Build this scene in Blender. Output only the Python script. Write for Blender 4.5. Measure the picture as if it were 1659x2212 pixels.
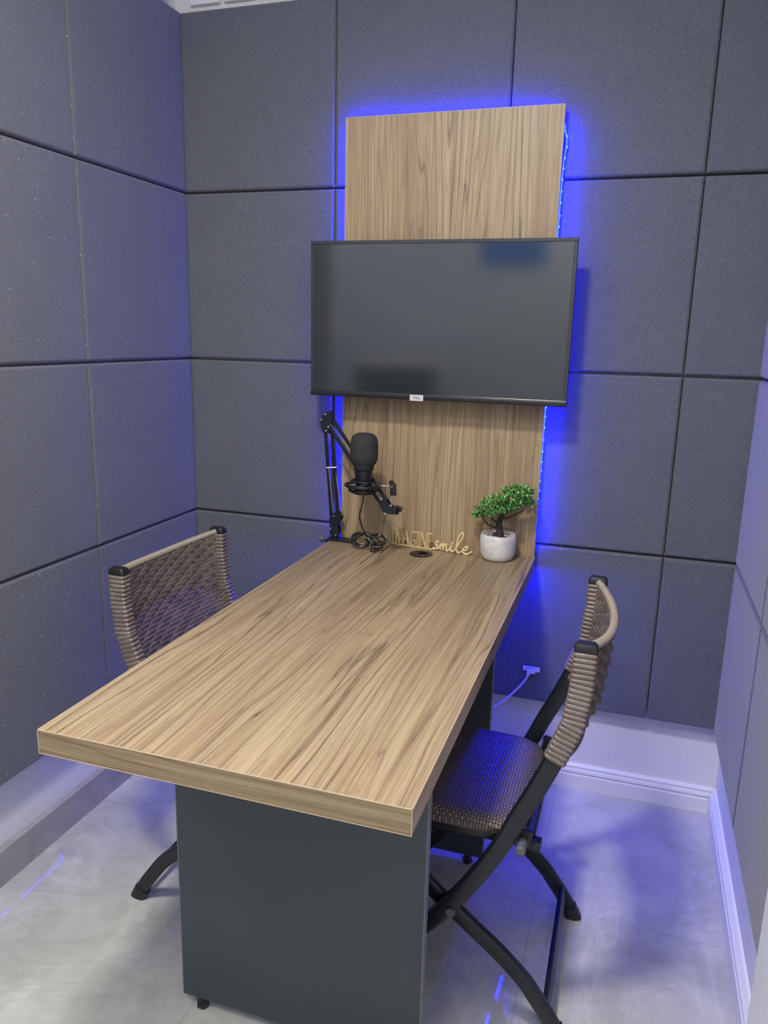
import bpy, bmesh, math, random
from mathutils import Vector, Matrix
R = math.radians
rnd = random.Random(7)
for o in list(bpy.data.objects): bpy.data.objects.remove(o)
sc = bpy.context.scene
C = sc.collection

# ------------------------------------------------------------------ camera
W, H = 1659, 2212
cd = bpy.data.cameras.new('camera'); cam = bpy.data.objects.new('camera', cd); C.objects.link(cam)
yaw, pitch, roll = R(-17.6943), R(-13.0069), R(1.3701)
F = Vector((math.sin(yaw)*math.cos(pitch), math.cos(yaw)*math.cos(pitch), math.sin(pitch)))
Rt = Vector((math.cos(yaw), -math.sin(yaw), 0)); U = Rt.cross(F)
R2 = Rt*math.cos(roll)+U*math.sin(roll); U2 = -Rt*math.sin(roll)+U*math.cos(roll)
M = Matrix((R2, U2, -F)).transposed().to_4x4(); M.translation = Vector((1.3692, -2.2177, 1.3746))
cam.matrix_world = M
cd.sensor_fit = 'VERTICAL'; cd.sensor_height = 24; cd.lens = 1663.35/H*24
cd.clip_start = .02
sc.camera = cam
# ------------------------------------------------------------------ world, lights, exposure
wd = bpy.data.worlds.new('world'); sc.world = wd; wd.use_nodes = True
bg = wd.node_tree.nodes['Background']; bg.inputs[0].default_value = (.8, .85, 1, 1); bg.inputs[1].default_value = .15
sc.view_settings.view_transform = 'Standard'; sc.view_settings.look = 'None'
sc.view_settings.exposure = 0.0; sc.view_settings.gamma = 1; sc.view_settings.use_curve_mapping = False
def area(name, loc, size, power, col, rot=(0, 0, 0), sy=None):
    l = bpy.data.lights.new(name, 'AREA'); l.energy = power; l.color = col; l.size = size
    if sy: l.shape = 'RECTANGLE'; l.size_y = sy
    o = bpy.data.objects.new(name, l); o.location = loc; o.rotation_euler = rot; C.objects.link(o); return o
WHITE = (1.0, .965, .90)
area('ceiling_light_front', (.84, -1.62, 2.575), .2, 36, WHITE)
area('fill_light_rear', (.95, -2.45, 2.575), .4, 12, WHITE)  # fill added behind the camera to brighten the desk's front faces
area('fill_light_side', (-.5, -2.2, 2.575), .4, 12, WHITE)  # dim fill from an unseen spot in the side bay
LED_S = 105.0
LED_UNDER_S = 155.0
DIODE_S = 950.0

# ------------------------------------------------------------------ helpers
def link(o, parent=None):
    C.objects.link(o)
    if parent: o.parent = parent
    return o
def obj(name, bm, mat, parent=None, smooth=False, bevel=0, segs=2, autosmooth=True):
    me = bpy.data.meshes.new(name)
    bmesh.ops.recalc_face_normals(bm, faces=bm.faces)
    bm.to_mesh(me); bm.free()
    for m in (mat if isinstance(mat, (list, tuple)) else [mat]): me.materials.append(m)
    if smooth:
        for p in me.polygons: p.use_smooth = True
        if autosmooth: me.set_sharp_from_angle(angle=R(40))
    o = bpy.data.objects.new(name, me); link(o, parent)
    if bevel:
        b = o.modifiers.new('bevel', 'BEVEL'); b.width = bevel; b.segments = segs; b.limit_method = 'ANGLE'; b.angle_limit = R(40)
    return o
def thing(name, label, cat, loc=(0, 0, 0), rz=0, group=None):
    o = bpy.data.objects.new(name, None); o.empty_display_size = .05; C.objects.link(o)
    o.location = loc; o.rotation_euler = (0, 0, rz); tag(o, label, cat, group); return o
def tag(o, label, cat, group=None):
    o['label'] = label; o['category'] = cat
    if group: o['group'] = group
    return o
def struct(name, bm, mat, **k):
    o = obj(name, bm, mat, **k); o['kind'] = 'structure'; return o
def NB(): return bmesh.new()
def box(bm, x0, x1, y0, y1, z0, z1):
    vs = [bm.verts.new((x, y, z)) for x in (x0, x1) for y in (y0, y1) for z in (z0, z1)]
    for f in ((0, 1, 3, 2), (4, 6, 7, 5), (0, 4, 5, 1), (2, 3, 7, 6), (0, 2, 6, 4), (1, 5, 7, 3)):
        bm.faces.new([vs[i] for i in f])
    return vs
def obox(bm, c, ax, ay, az, hx, hy, hz):
    c = Vector(c); ax, ay, az = (Vector(a).normalized() for a in (ax, ay, az))
    vs = [bm.verts.new(c+ax*hx*i+ay*hy*j+az*hz*k) for i in (-1, 1) for j in (-1, 1) for k in (-1, 1)]
    for f in ((0, 1, 3, 2), (4, 6, 7, 5), (0, 4, 5, 1), (2, 3, 7, 6), (0, 2, 6, 4), (1, 5, 7, 3)):
        bm.faces.new([vs[i] for i in f])
def circ(n, r, r2=None): return [(math.cos(2*math.pi*i/n)*r, math.sin(2*math.pi*i/n)*(r2 or r)) for i in range(n)]
def rrect(a, b, r, n=3):
    out = []
    for (cx, cy, s) in ((a-r, b-r, 0), (-a+r, b-r, 90), (-a+r, -b+r, 180), (a-r, -b+r, 270)):
        for i in range(n+1):
            t = R(s+90*i/n); out.append((cx+r*math.cos(t), cy+r*math.sin(t)))
    return out
def sweep(bm, pts, prof, ref=(0, 1, 0), scales=None, closed=False, cap=True, fixed=False):
    pts = [Vector(p) for p in pts]; n = len(pts); rings = []
    b = None
    for i, p in enumerate(pts):
        if closed: T = pts[(i+1) % n]-pts[i-1]
        else: T = pts[min(i+1, n-1)]-pts[max(i-1, 0)]
        T.normalize()
        if b is None or fixed:
            b = Vector(ref); b = (b-T*b.dot(T))
            if b.length < 1e-4: b = Vector((1, 0, 0)); b = b-T*b.dot(T)
            b.normalize()
        else:
            b = (b-T*b.dot(T)).normalized()
        a = b.cross(T)
        s = scales[i] if scales else 1
        if not isinstance(s, tuple): s = (s, s)
        rings.append([bm.verts.new(p+a*q[0]*s[0]+b*q[1]*s[1]) for q in prof])
    m = len(prof)
    for i in range(n if closed else n-1):
        A, B = rings[i], rings[(i+1) % n]
        for j in range(m): bm.faces.new((A[j], A[(j+1) % m], B[(j+1) % m], B[j]))
    if cap and not closed:
        bm.faces.new(rings[0][::-1]); bm.faces.new(rings[-1])
    return rings
def spline(P, n=8, closed=False):
    P = [Vector(p) for p in P]; out = []; L = len(P)
    for i in range(L if closed else L-1):
        if closed: p0, p1, p2, p3 = P[i-1], P[i], P[(i+1) % L], P[(i+2) % L]
        else: p0, p1, p2, p3 = P[max(i-1, 0)], P[i], P[i+1], P[min(i+2, L-1)]
        for k in range(n):
            t = k/n
            out.append(.5*((2*p1)+(p2-p0)*t+(2*p0-5*p1+4*p2-p3)*t*t+(3*p1-p0-3*p2+p3)*t**3))
    if not closed: out.append(P[-1])
    return out
def cyl(bm, p, q, r, n=16, r2=None):
    p, q = Vector(p), Vector(q); T = (q-p).normalized()
    b = Vector((0, 0, 1)) if abs(T.z) < .9 else Vector((1, 0, 0)); b = (b-T*b.dot(T)).normalized(); a = b.cross(T)
    r2 = r if r2 is None else r2
    A = [bm.verts.new(p+(a*x+b*y)*r) for x, y in circ(n, 1)]; B = [bm.verts.new(q+(a*x+b*y)*r2) for x, y in circ(n, 1)]
    for j in range(n): bm.faces.new((A[j], A[(j+1) % n], B[(j+1) % n], B[j]))
    bm.faces.new(A[::-1]); bm.faces.new(B)
def lathe(bm, prof, n=40, c=(0, 0, 0), squash=1):
    rings = []
    for r, z in prof:
        if r < 1e-6: rings.append([bm.verts.new((c[0], c[1], c[2]+z))])
        else: rings.append([bm.verts.new((c[0]+r*math.cos(2*math.pi*i/n), c[1]+r*squash*math.sin(2*math.pi*i/n), c[2]+z)) for i in range(n)])
    for A, B in zip(rings, rings[1:]):
        if len(A) == 1 and len(B) == 1: continue
        for j in range(n):
            k = (j+1) % n
            if len(A) == 1: bm.faces.new((A[0], B[j], B[k]))
            elif len(B) == 1: bm.faces.new((A[j], A[k], B[0]))
            else: bm.faces.new((A[j], A[k], B[k], B[j]))
def torus(bm, c, R0, r, n=48, m=10, rz=1):
    pts = [(c[0]+R0*math.cos(2*math.pi*i/n), c[1]+R0*math.sin(2*math.pi*i/n), c[2]) for i in range(n)]
    sweep(bm, pts, circ(m, r, r*rz), ref=(0, 0, 1), closed=True)

# ------------------------------------------------------------------ materials
def mat(name, col, rough=.5, metal=0, spec=.5, emit=None, es=0):
    m = bpy.data.materials.new(name); m.use_nodes = True; b = m.node_tree.nodes['Principled BSDF']
    b.inputs['Base Color'].default_value = (*col, 1); b.inputs['Roughness'].default_value = rough
    b.inputs['Metallic'].default_value = metal; b.inputs['Specular IOR Level'].default_value = spec
    if emit: b.inputs['Emission Color'].default_value = (*emit, 1); b.inputs['Emission Strength'].default_value = es
    return m
class G:
    def __init__(s, m): s.t = m.node_tree; s.b = s.t.nodes['Principled BSDF']; s.m = m
    def n(s, typ, **k):
        n = s.t.nodes.new(typ)
        for a, v in k.items():
            if a.startswith('i_'):
                key = a[2:]; key = int(key) if key.isdigit() else key.replace('_', ' ')
                if hasattr(v, 'is_output') or isinstance(v, bpy.types.NodeSocket): s.t.links.new(v, n.inputs[key])
                else: n.inputs[key].default_value = v
            else: setattr(n, a, v)
        return n
    def l(s, a, b): s.t.links.new(a, b)
    def math(s, op, a, b=None, c=None):
        n = s.t.nodes.new('ShaderNodeMath'); n.operation = op
        for i, v in enumerate((a, b, c)):
            if v is None: continue
            if isinstance(v, bpy.types.NodeSocket): s.l(v, n.inputs[i])
            else: n.inputs[i].default_value = v
        return n.outputs[0]
    def coord(s, scale=(1, 1, 1), loc=(0, 0, 0), src='Object'):
        tc = s.n('ShaderNodeTexCoord'); mp = s.n('ShaderNodeMapping'); s.l(tc.outputs[src], mp.inputs[0])
        mp.inputs['Scale'].default_value = scale; mp.inputs['Location'].default_value = loc; return mp.outputs[0]
    def noise(s, v, sc, det=2, rough=.5, dist=0):
        n = s.n('ShaderNodeTexNoise'); s.l(v, n.inputs['Vector']); n.inputs['Scale'].default_value = sc
        n.inputs['Detail'].default_value = det; n.inputs['Roughness'].default_value = rough; n.inputs['Distortion'].default_value = dist
        return n.outputs[0]
    def ramp(s, f, stops, interp='LINEAR'):
        n = s.n('ShaderNodeValToRGB'); s.l(f, n.inputs[0]); e = n.color_ramp.elements; n.color_ramp.interpolation = interp
        while len(e) < len(stops): e.new(.5)
        for q, (p, c) in zip(e, stops): q.position = p; q.color = (*c, 1) if len(c) == 3 else c
        return n.outputs[0]
    def mix(s, f, a, b, typ='MIX'):
        n = s.n('ShaderNodeMix', data_type='RGBA', blend_type=typ)
        for i, v in ((0, f), (6, a), (7, b)):
            if isinstance(v, bpy.types.NodeSocket): s.l(v, n.inputs[i])
            elif i == 0: n.inputs[0].default_value = v
            else: n.inputs[i].default_value = (*v, 1)
        return n.outputs[2]
    def bump(s, h, strength=.3, dist=.001):
        n = s.n('ShaderNodeBump'); s.l(h, n.inputs['Height']); n.inputs['Strength'].default_value = strength
        n.inputs['Distance'].default_value = dist; s.l(n.outputs[0], s.b.inputs['Normal'])

def foam_mat():
    m = mat('grey_acoustic_foam', (.1, .11, .14), .75, spec=.35); g = G(m)
    v = g.coord(); oi = g.n('ShaderNodeObjectInfo')
    n1 = g.noise(v, 420, 2, .6); n2 = g.noise(v, 7, 2)
    base = g.ramp(n1, [(.3, (.084, .090, .105)), (.7, (.168, .178, .205))])
    base = g.mix(g.math('MULTIPLY', n2, .35), base, (.075, .080, .105))
    vo = g.n('ShaderNodeTexVoronoi', feature='F1'); g.l(v, vo.inputs['Vector']); vo.inputs['Scale'].default_value = 150
    wn = g.n('ShaderNodeSeparateColor'); g.l(vo.outputs['Color'], wn.inputs[0])
    sp = g.math('MULTIPLY', g.math('GREATER_THAN', wn.outputs[0], .91), g.math('LESS_THAN', vo.outputs['Distance'], g.math('MULTIPLY', wn.outputs[1], .27)))
    col = g.mix(g.math('MULTIPLY', sp, .9), base, (.85, .88, .95))  # mica flecks, their white glint painted into the base colour
    g.l(col, g.b.inputs['Base Color']); g.bump(n1, .5, .0012); g.b.inputs['Sheen Weight'].default_value = .25; g.b.inputs['Sheen Roughness'].default_value = .5; return m
def wood_mat(name, axis, off=0, warm=1.0):
    # axis = grain direction
    m = mat(name, (.5, .38, .25), .42, spec=.4); g = G(m)
    i = 'xyz'.index(axis)
    s = [1, 1, 1]; s[i] = .10; v = g.coord(tuple(s), (off, off*.7, off*.3))
    sm = [1, 1, 1]; sm[i] = .05; vm = g.coord(tuple(sm), (off*2, off, off))
    sf = [1, 1, 1]; sf[i] = .012; vf = g.coord(tuple(sf), (off, off, off))
    big = g.noise(v, 6.0, 1.5, .4, .1)
    wig = g.noise(g.coord((1, 1, 1), (off, 0, 1)), 14, 2, .5)
    med = g.noise(vm, 26, 2, .5)
    fine = g.noise(vf, 420, 3, .6)
    fine2 = g.noise(vf, 150, 3, .6)
    sx = g.n('ShaderNodeSeparateXYZ'); g.l(g.coord(), sx.inputs[0]); ac = sx.outputs[2 if axis == 'x' else 0]
    ph = g.math('ADD', g.math('ADD', g.math('MULTIPLY', ac, 42), g.math('MULTIPLY', big, 11)), g.math('ADD', g.math('MULTIPLY', med, 3.0), g.math('MULTIPLY', wig, .12)))
    fr = g.math('FRACT', ph)
    dark = g.noise(g.coord(tuple(sm), (off+5, off, off)), 11, 2, .5)
    tri = g.math('SUBTRACT', 1, g.math('MULTIPLY', g.math('ABSOLUTE', g.math('SUBTRACT', fr, .5)), 2))
    fr3 = g.math('FRACT', g.math('MULTIPLY', ph, 2.73)); tri3 = g.math('SUBTRACT', 1, g.math('MULTIPLY', g.math('ABSOLUTE', g.math('SUBTRACT', fr3, .5)), 2))
    line = g.math('MULTIPLY', g.math('ADD', g.math('POWER', tri, 9), g.math('MULTIPLY', g.math('POWER', tri3, 6), .35)), g.math('MULTIPLY', g.math('SUBTRACT', dark, .26), 3.0))
    tone = g.math('ADD', g.math('MULTIPLY', med, .3), g.math('ADD', g.math('MULTIPLY', fine2, .4), g.math('MULTIPLY', dark, .3)))
    c = g.ramp(tone, [(.40, (.42, .30, .185)), (.5, (.52, .385, .235)), (.59, (.60, .46, .29))])
    c = g.mix(g.math('MAXIMUM', g.math('MULTIPLY', line, .75), 0), c, (.17, .115, .075))
    c = g.mix(g.math('MULTIPLY', g.math('MULTIPLY', tri, tri), .18), c, (.24, .16, .1))
    st = g.ramp(fine, [(.40, (.80, .77, .74)), (.54, (1.04, 1.04, 1.03))])
    c = g.mix(1.0, c, st, 'MULTIPLY')
    if warm != 1.0: c = g.mix(1.0, c, (warm, warm, warm), 'MULTIPLY')
    g.l(c, g.b.inputs['Base Color']); g.bump(fine, .12, .0006); return m
def floor_mat():
    m = mat('polished_marble_tile', (.6, .6, .58), .09, spec=.5); g = G(m)
    v = g.coord()
    n = g.noise(v, 2.2, 5, .6, 1.2); n2 = g.noise(v, 9, 4, .65, .8)
    c = g.ramp(g.math('ADD', g.math('MULTIPLY', n, .65), g.math('MULTIPLY', n2, .35)),
               [(.36, (.40, .40, .385)), (.5, (.50, .50, .475)), (.62, (.60, .60, .565))])
    vv = g.coord((1, 1.6, 1), (3, 1, 0)); vn = g.noise(vv, 1.6, 5, .6, .8)
    vein = g.math('POWER', g.math('SUBTRACT', 1, g.math('MINIMUM', g.math('MULTIPLY', g.math('ABSOLUTE', g.math('SUBTRACT', vn, .52)), 60), 1)), 2)
    c = g.mix(g.math('MULTIPLY', vein, .22), c, (.3, .29, .28))
    vn2 = g.noise(g.coord((1.3, .8, 1), (9, 4, 0)), 1.7, 5, .6, .8)
    v2 = g.math('POWER', g.math('SUBTRACT', 1, g.math('MINIMUM', g.math('MULTIPLY', g.math('ABSOLUTE', g.math('SUBTRACT', vn2, .5)), 30), 1)), 2)
    c = g.mix(g.math('MULTIPLY', v2, .3), c, (.72, .72, .7))
    sx = g.n('ShaderNodeSeparateXYZ'); g.l(v, sx.inputs[0])
    def joint(o, off, per):
        t = g.math('ABSOLUTE', g.math('SUBTRACT', g.math('FRACT', g.math('DIVIDE', g.math('ADD', o, off), per)), .5))
        return g.math('LESS_THAN', t, .0011/per)
    j = g.math('MAXIMUM', joint(sx.outputs[0], .32-1.245+1.28, .64), joint(sx.outputs[1], .6+.52, 1.2))
    c = g.mix(g.math('MULTIPLY', j, .4), c, (.2, .2, .2))
    g.l(c, g.b.inputs['Base Color'])
    r = g.ramp(n2, [(.3, (.015,)*3), (.7, (.03,)*3)]); g.l(r, g.b.inputs['Roughness']); return m
def plaster(name, col, rough=.6, b=.15):
    m = mat(name, col, rough); g = G(m); n = g.noise(g.coord(), 60, 4, .6)
    g.l(g.mix(1.0, col, g.ramp(n, [(.2, (.93, .93, .93)), (.8, (1, 1, 1))]), 'MULTIPLY'), g.b.inputs['Base Color']); g.bump(n, b, .001); return m
FOAM = foam_mat()
WOOD_TOP = wood_mat('light_walnut_laminate_top', 'y', 0, .66)
WOOD_EDGE = wood_mat('light_walnut_laminate_edge', 'x', 3.1, .58)
WOOD_PANEL = wood_mat('light_walnut_laminate_panel', 'z', 1.7, .80)
EDGE = plaster('pale_edge_banding', (.52, .41, .28), .4, .02)
FLOOR = floor_mat()
WHITE_WALL = plaster('white_plaster', (.8, .8, .79), .6, .3)
WHITE_TRIM = plaster('white_trim_paint', (.85, .85, .86), .3, .02)
REARW = plaster('pale_grey_plaster', (.60, .64, .72), .6, .2)
def tilebase():
    m = mat('taupe_tile', (.36, .34, .36), .04); g = G(m); n = g.noise(g.coord((1, 1, 1)), 5, 4, .6, 1)
    g.l(g.ramp(n, [(.3, (.27, .255, .26)), (.7, (.42, .40, .40))]), g.b.inputs['Base Color']); return m
TILEB = tilebase()
def graph():
    m = mat('graphite_melamine', (.035, .045, .05), .5); g = G(m); n = g.noise(g.coord(), 600, 2)
    g.l(g.ramp(n, [(.3, (.037, .048, .060)), (.7, (.056, .070, .084))]), g.b.inputs['Base Color']); g.bump(n, .15, .0005); return m
GRAPH = graph()
GRAPH_EDGE = mat('grey_edge_banding', (.16, .17, .20), .4)
BLACK_METAL = plaster('black_powder_coat', (.0105, .013, .020), .36, .08)
BLACK_PLASTIC = plaster('black_plastic', (.012, .012, .014), .35, .05)
BLACK_GLOSS = mat('black_gloss_plastic', (.035, .038, .045), .25)
SCREEN = mat('dark_glossy_screen', (.02, .024, .03), .10, spec=1.0)
CHROME = mat('chrome', (.75, .75, .77), .18, 1)
GOLD = mat('brushed_gold', (.92, .77, .42), .28, .25); 
SILVER = mat('silver_badge', (.72, .72, .76), .35, .3)
DARKTXT = mat('dark_lettering', (.05, .05, .06), .5)
GREYKNOB = mat('grey_rubber', (.10, .11, .12), .5)
WPLAST = mat('white_plastic', (.78, .78, .8), .35)
WCABLE = mat('white_cable', (.75, .75, .8), .4)
BCABLE = mat('black_rubber_cable', (.012, .011, .012), .3)
def rattan():
    m = mat('brown_rattan', (.16, .12, .10), .38, spec=.6); g = G(m); n = g.noise(g.coord(), 260, 2); n2 = g.noise(g.coord(), 25, 2)
    c = g.ramp(g.math('ADD', g.math('MULTIPLY', n, .5), g.math('MULTIPLY', n2, .5)), [(.35, (.115, .087, .078)), (.6, (.205, .162, .144))])
    g.l(c, g.b.inputs['Base Color']); g.bump(n, .2, .0005); return m
RATTAN = rattan()
RATTAN_L = mat('pale_rattan_binding', (.30, .25, .205), .4)
def weave():
    m = mat('brown_woven_vinyl', (.1, .08, .07), .34, spec=.7); g = G(m); v = g.coord(); s = g.n('ShaderNodeSeparateXYZ'); g.l(v, s.inputs[0])
    k = 2*math.pi/.0125
    a = g.math('SINE', g.math('MULTIPLY', s.outputs[0], k)); b = g.math('SINE', g.math('MULTIPLY', s.outputs[1], k))
    h = g.math('ADD', g.math('MULTIPLY', g.math('MULTIPLY', a, b), .5), .5)
    a2 = g.math('ABSOLUTE', g.math('SINE', g.math('MULTIPLY', s.outputs[0], k))); b2 = g.math('ABSOLUTE', g.math('SINE', g.math('MULTIPLY', s.outputs[1], k)))
    gap = g.math('POWER', g.math('MULTIPLY', a2, b2), .35)
    hh = g.math('MULTIPLY', gap, g.math('ADD', g.math('MULTIPLY', h, .6), .4))
    c = g.ramp(hh, [(.1, (.03, .024, .022)), (.5, (.115, .09, .08)), (.85, (.19, .155, .14))])
    g.l(c, g.b.inputs['Base Color']); g.bump(hh, .9, .002); return m
WEAVE = weave()
def spongem():
    m = mat('black_foam_sponge', (.02, .021, .024), .85); g = G(m); n = g.noise(g.coord(), 900, 2)
    g.l(g.ramp(n, [(.3, (.010, .011, .013)), (.7, (.045, .047, .052))]), g.b.inputs['Base Color']); g.bump(n, .8, .001); return m
SPONGE = spongem()
def marblem():
    m = mat('white_marble_ceramic', (.7, .7, .69), .4); g = G(m)
    n = g.noise(g.coord(), 28, 5, .6, 1.5)
    c = g.ramp(n, [(.3, (.50, .50, .52)), (.5, (.68, .675, .66)), (.7, (.76, .75, .73))]); g.l(c, g.b.inputs['Base Color']); return m
POT = marblem()
def leafm():
    m = mat('green_plastic_leaf', (.1, .3, .06), .35, spec=.5); g = G(m); gi = g.n('ShaderNodeNewGeometry')
    c = g.ramp(gi.outputs['Random Per Island'], [(0, (.02, .085, .02)), (.35, (.06, .26, .04)), (.65, (.20, .58, .10)), (1, (.62, .88, .50))])
    g.l(c, g.b.inputs['Base Color']); return m
LEAF = leafm()
BARK = plaster('dark_bark', (.035, .028, .026), .7, .8)
def pebblem():
    m = mat('beige_pebble', (.5, .46, .4), .6); g = G(m); gi = g.n('ShaderNodeNewGeometry')
    g.l(g.ramp(gi.outputs['Random Per Island'], [(0, (.3, .26, .2)), (1, (.72, .68, .6))]), g.b.inputs['Base Color']); return m
PEBBLE = pebblem()
def emat(name, col, s):
    m = bpy.data.materials.new(name); m.use_nodes = True; t = m.node_tree; t.nodes.clear()
    e = t.nodes.new('ShaderNodeEmission'); e.inputs[0].default_value = (*col, 1); e.inputs[1].default_value = s
    o = t.nodes.new('ShaderNodeOutputMaterial'); t.links.new(e.outputs[0], o.inputs[0]); return m
LED_T = emat('blue_led_tape_glow', (.0015, .004, 1), LED_S)
LED_U = emat('blue_led_tape_glow_desk', (.0015, .004, 1), LED_UNDER_S)
LED_D = emat('blue_led_diode_glow', (.0006, .0022, 1), DIODE_S)
LAMP = emat('lamp_diffuser_glow', (1, .97, .92), 6)
SKYW = emat('blue_window_light', (.02, .25, .8), 1.5)

# ------------------------------------------------------------------ structure
X0, X4, ZB = 0.0, 1.6707, .284
SX = [0, .488, .9863, 1.4871, 1.6707]
CEIL = 2.6; YR = -2.8; XL = -1.3
b = NB(); box(b, XL-.1, 1.9, YR-.1, .15, -.06, 0); struct('floor', b, FLOOR)
b = NB(); box(b, XL-.1, 1.9, YR-.1, .15, CEIL, CEIL+.06); struct('ceiling', b, WHITE_WALL)
b = NB(); box(b, -.13, 1.8, .05, .13, 0, CEIL); struct('wall_back', b, WHITE_WALL)
b = NB(); box(b, -.13, -.05, -1.45, .05, 0, CEIL); struct('wall_left', b, WHITE_WALL)
b = NB(); box(b, XL, -.13, -1.45, -1.37, 0, CEIL); struct('wall_alcove', b, REARW)
b = NB(); box(b, XL-.08, XL, YR, -1.37, 0, CEIL); struct('wall_side', b, REARW)
b = NB(); box(b, 1.704, 1.8, YR, .05, 0, CEIL); struct('wall_right', b, WHITE_WALL)
b = NB(); box(b, XL, 1.8, YR-.08, YR, 0, CEIL); struct('wall_front', b, REARW)
# white cornice blocks above the foam
b = NB()
x = .008
while x < 1.6:
    box(b, x, x+.098, .035, .052, 2.31, 2.40); x += .113
box(b, -.05, 1.72, .04, .052, 2.42, 2.6)
struct('trim_1', b, WHITE_TRIM, bevel=.003)
b = NB(); y = -.012
while y > -1.4:
    box(b, -.052, -.035, y-.098, y, 2.31, 2.40); y -= .113
box(b, -.052, -.04, -1.45, .05, 2.42, 2.6)
struct('trim_2', b, WHITE_TRIM, bevel=.003)
# baseboards
def baseprof(bm, a, bb, face, wall, h, axis):
    # grooved white skirting; profile in (depth, height)
    d = face-wall; s = d
    P = [(wall, 0), (face, 0), (face, h*.56), (face-s*.25, h*.60), (face-s*.25, h*.66), (face, h*.70), (face-s*.1, h*.78), (face-s*.35, h*.82), (face-s*.35, h*.88), (face-s*.25, h*.92), (face-s*.6, h), (wall, h)]
    rings = []
    for t in (a, bb): rings.append([bm.verts.new((t, p, z) if axis == 'x' else (p, t, z)) for p, z in P])
    n = len(P)
    for j in range(n): bm.faces.new((rings[0][j], rings[0][(j+1) % n], rings[1][(j+1) % n], rings[1][j]))
    bm.faces.new(rings[0]); bm.faces.new(rings[1][::-1])
b = NB(); baseprof(b, -.03, 1.70, .032, .052, .078, 'x'); struct('baseboard_back', b, WHITE_TRIM)
b = NB(); baseprof(b, YR, .034, 1.687, 1.706, .085, 'y'); struct('baseboard_right', b, WHITE_TRIM)
b = NB()
for y0, y1 in ((-1.45, -1.12), (-1.119, -.521), (-.519, .034)): box(b, -.052, -.029, y0, y1, 0, .094)
struct('baseboard_left', b, TILEB)
# opened white door leaf at the right
d = struct('door_1', (lambda bb: (box(bb, 1.632, 1.668, -1.86, -1.055, .008, 2.1), bb)[1])(NB()), WHITE_TRIM, bevel=.002)
# foam panels
def panel(name, label, x0, x1, y0, y1, z0, z1, face):
    g_ = .0018; t = .0055
    bm = NB()
    if face == 'back':   # face at y0, normal -y
        u0, u1 = x0+g_, x1-g_
        P = lambda u, z, d: (u, y0+d, z)
        dep = y1-y0
    elif face == 'left': # face at x1, normal +x
        u0, u1 = y0+g_, y1-g_
        P = lambda u, z, d: (x1-d, u, z); dep = x1-x0
    else:
        u0, u1 = y0+g_, y1-g_
        P = lambda u, z, d: (x0+d, u, z); dep = x1-x0
    z0 += .0034; z1 -= .0034
    def ring(i, d): return [bm.verts.new(P(u, z, d)) for u, z in ((u0+i, z0+i), (u1-i, z0+i), (u1-i, z1-i), (u0+i, z1-i))]
    rr = [ring(0, dep), ring(0, t), ring(t*.45, t*.35), ring(t*1.1, 0)]
    for A, B in zip(rr, rr[1:]):
        for j in range(4): bm.faces.new((A[j], A[(j+1) % 4], B[(j+1) % 4], B[j]))
    bm.faces.new(rr[-1]); bm.faces.new(rr[0][::-1])
    cx = Vector(((x0+x1)/2, (y0+y1)/2, (z0+z1)/2))
    # centre the mesh so each panel's origin lies in it
    for v in bm.verts: v.co -= cx
    o = obj(name, bm, FOAM); o.location = cx
    tag(o, label, 'acoustic panel', 'grey foam acoustic panels lining the walls'); return o
rown = ['bottom row', 'second row from the bottom', 'third row from the bottom', 'top row']
coln = ['leftmost column', 'second column from the left', 'third column from the left', 'narrow rightmost column']
for r in range(4):
    for c in range(4):
        xa = SX[c] if c else -.05; xb = SX[c+1] if c < 3 else 1.704
        dy = rnd.uniform(0, .0015)
        panel('acoustic_panel', 'grey foam panel, back wall, %s, %s' % (rown[r], coln[c]), xa, xb, dy, .05, ZB+.5*r, ZB+.5*(r+1), 'back')
for r in range(4):
    for c, (ya, yb, nm) in enumerate(((-.5038, 0, 'beside the back corner'), (-1.005, -.5038, 'one column from the back corner'), (-1.45, -1.005, 'two columns from the back corner'))):
        panel('acoustic_panel', 'grey foam panel, left wall, %s, %s' % (rown[r], nm), -.05, rnd.uniform(-.001, 0), ya, yb, ZB+.5*r, ZB+.5*(r+1), 'left')
    for c, (ya, yb, nm) in enumerate(((-.4872, 0, 'beside the back corner'), (-.98, -.4872, 'one column from the back corner'), (-1.47, -.98, 'behind the white door leaf'))):
        panel('acoustic_panel', 'grey foam panel, right wall, %s, %s' % (rown[r], nm), X4+rnd.uniform(0, .001), 1.704, ya, yb, ZB+.5*r, ZB+.5*(r+1), 'right')
# lamp fixtures round the area lights; rear and side ones are added, unseen
for nm, (x, y, s, lb) in {'a': (.84, -1.62, .13, 'small square white ceiling lamp above the desk'), 'b': (.95, -2.45, .23, 'added square white fill lamp behind the camera'), 'c': (-.5, -2.2, .23, 'unseen square white fill lamp in the side bay')}.items():
    t = thing('ceiling_lamp', lb, 'ceiling lamp', (x, y, CEIL))
    bm = NB()
    for a in ((-s, s, s-.02, s), (-s, s, -s, -s+.02), (-s, -s+.02, -s+.02, s-.02), (s-.02, s, -s+.02, s-.02)): box(bm, a[0], a[1], a[2], a[3], -.022, 0)
    obj('frame', bm, WPLAST, t)
    bm = NB(); box(bm, -s+.02, s-.02, -s+.02, s-.02, -.012, -.002); obj('diffuser', bm, LAMP, t)
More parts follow.
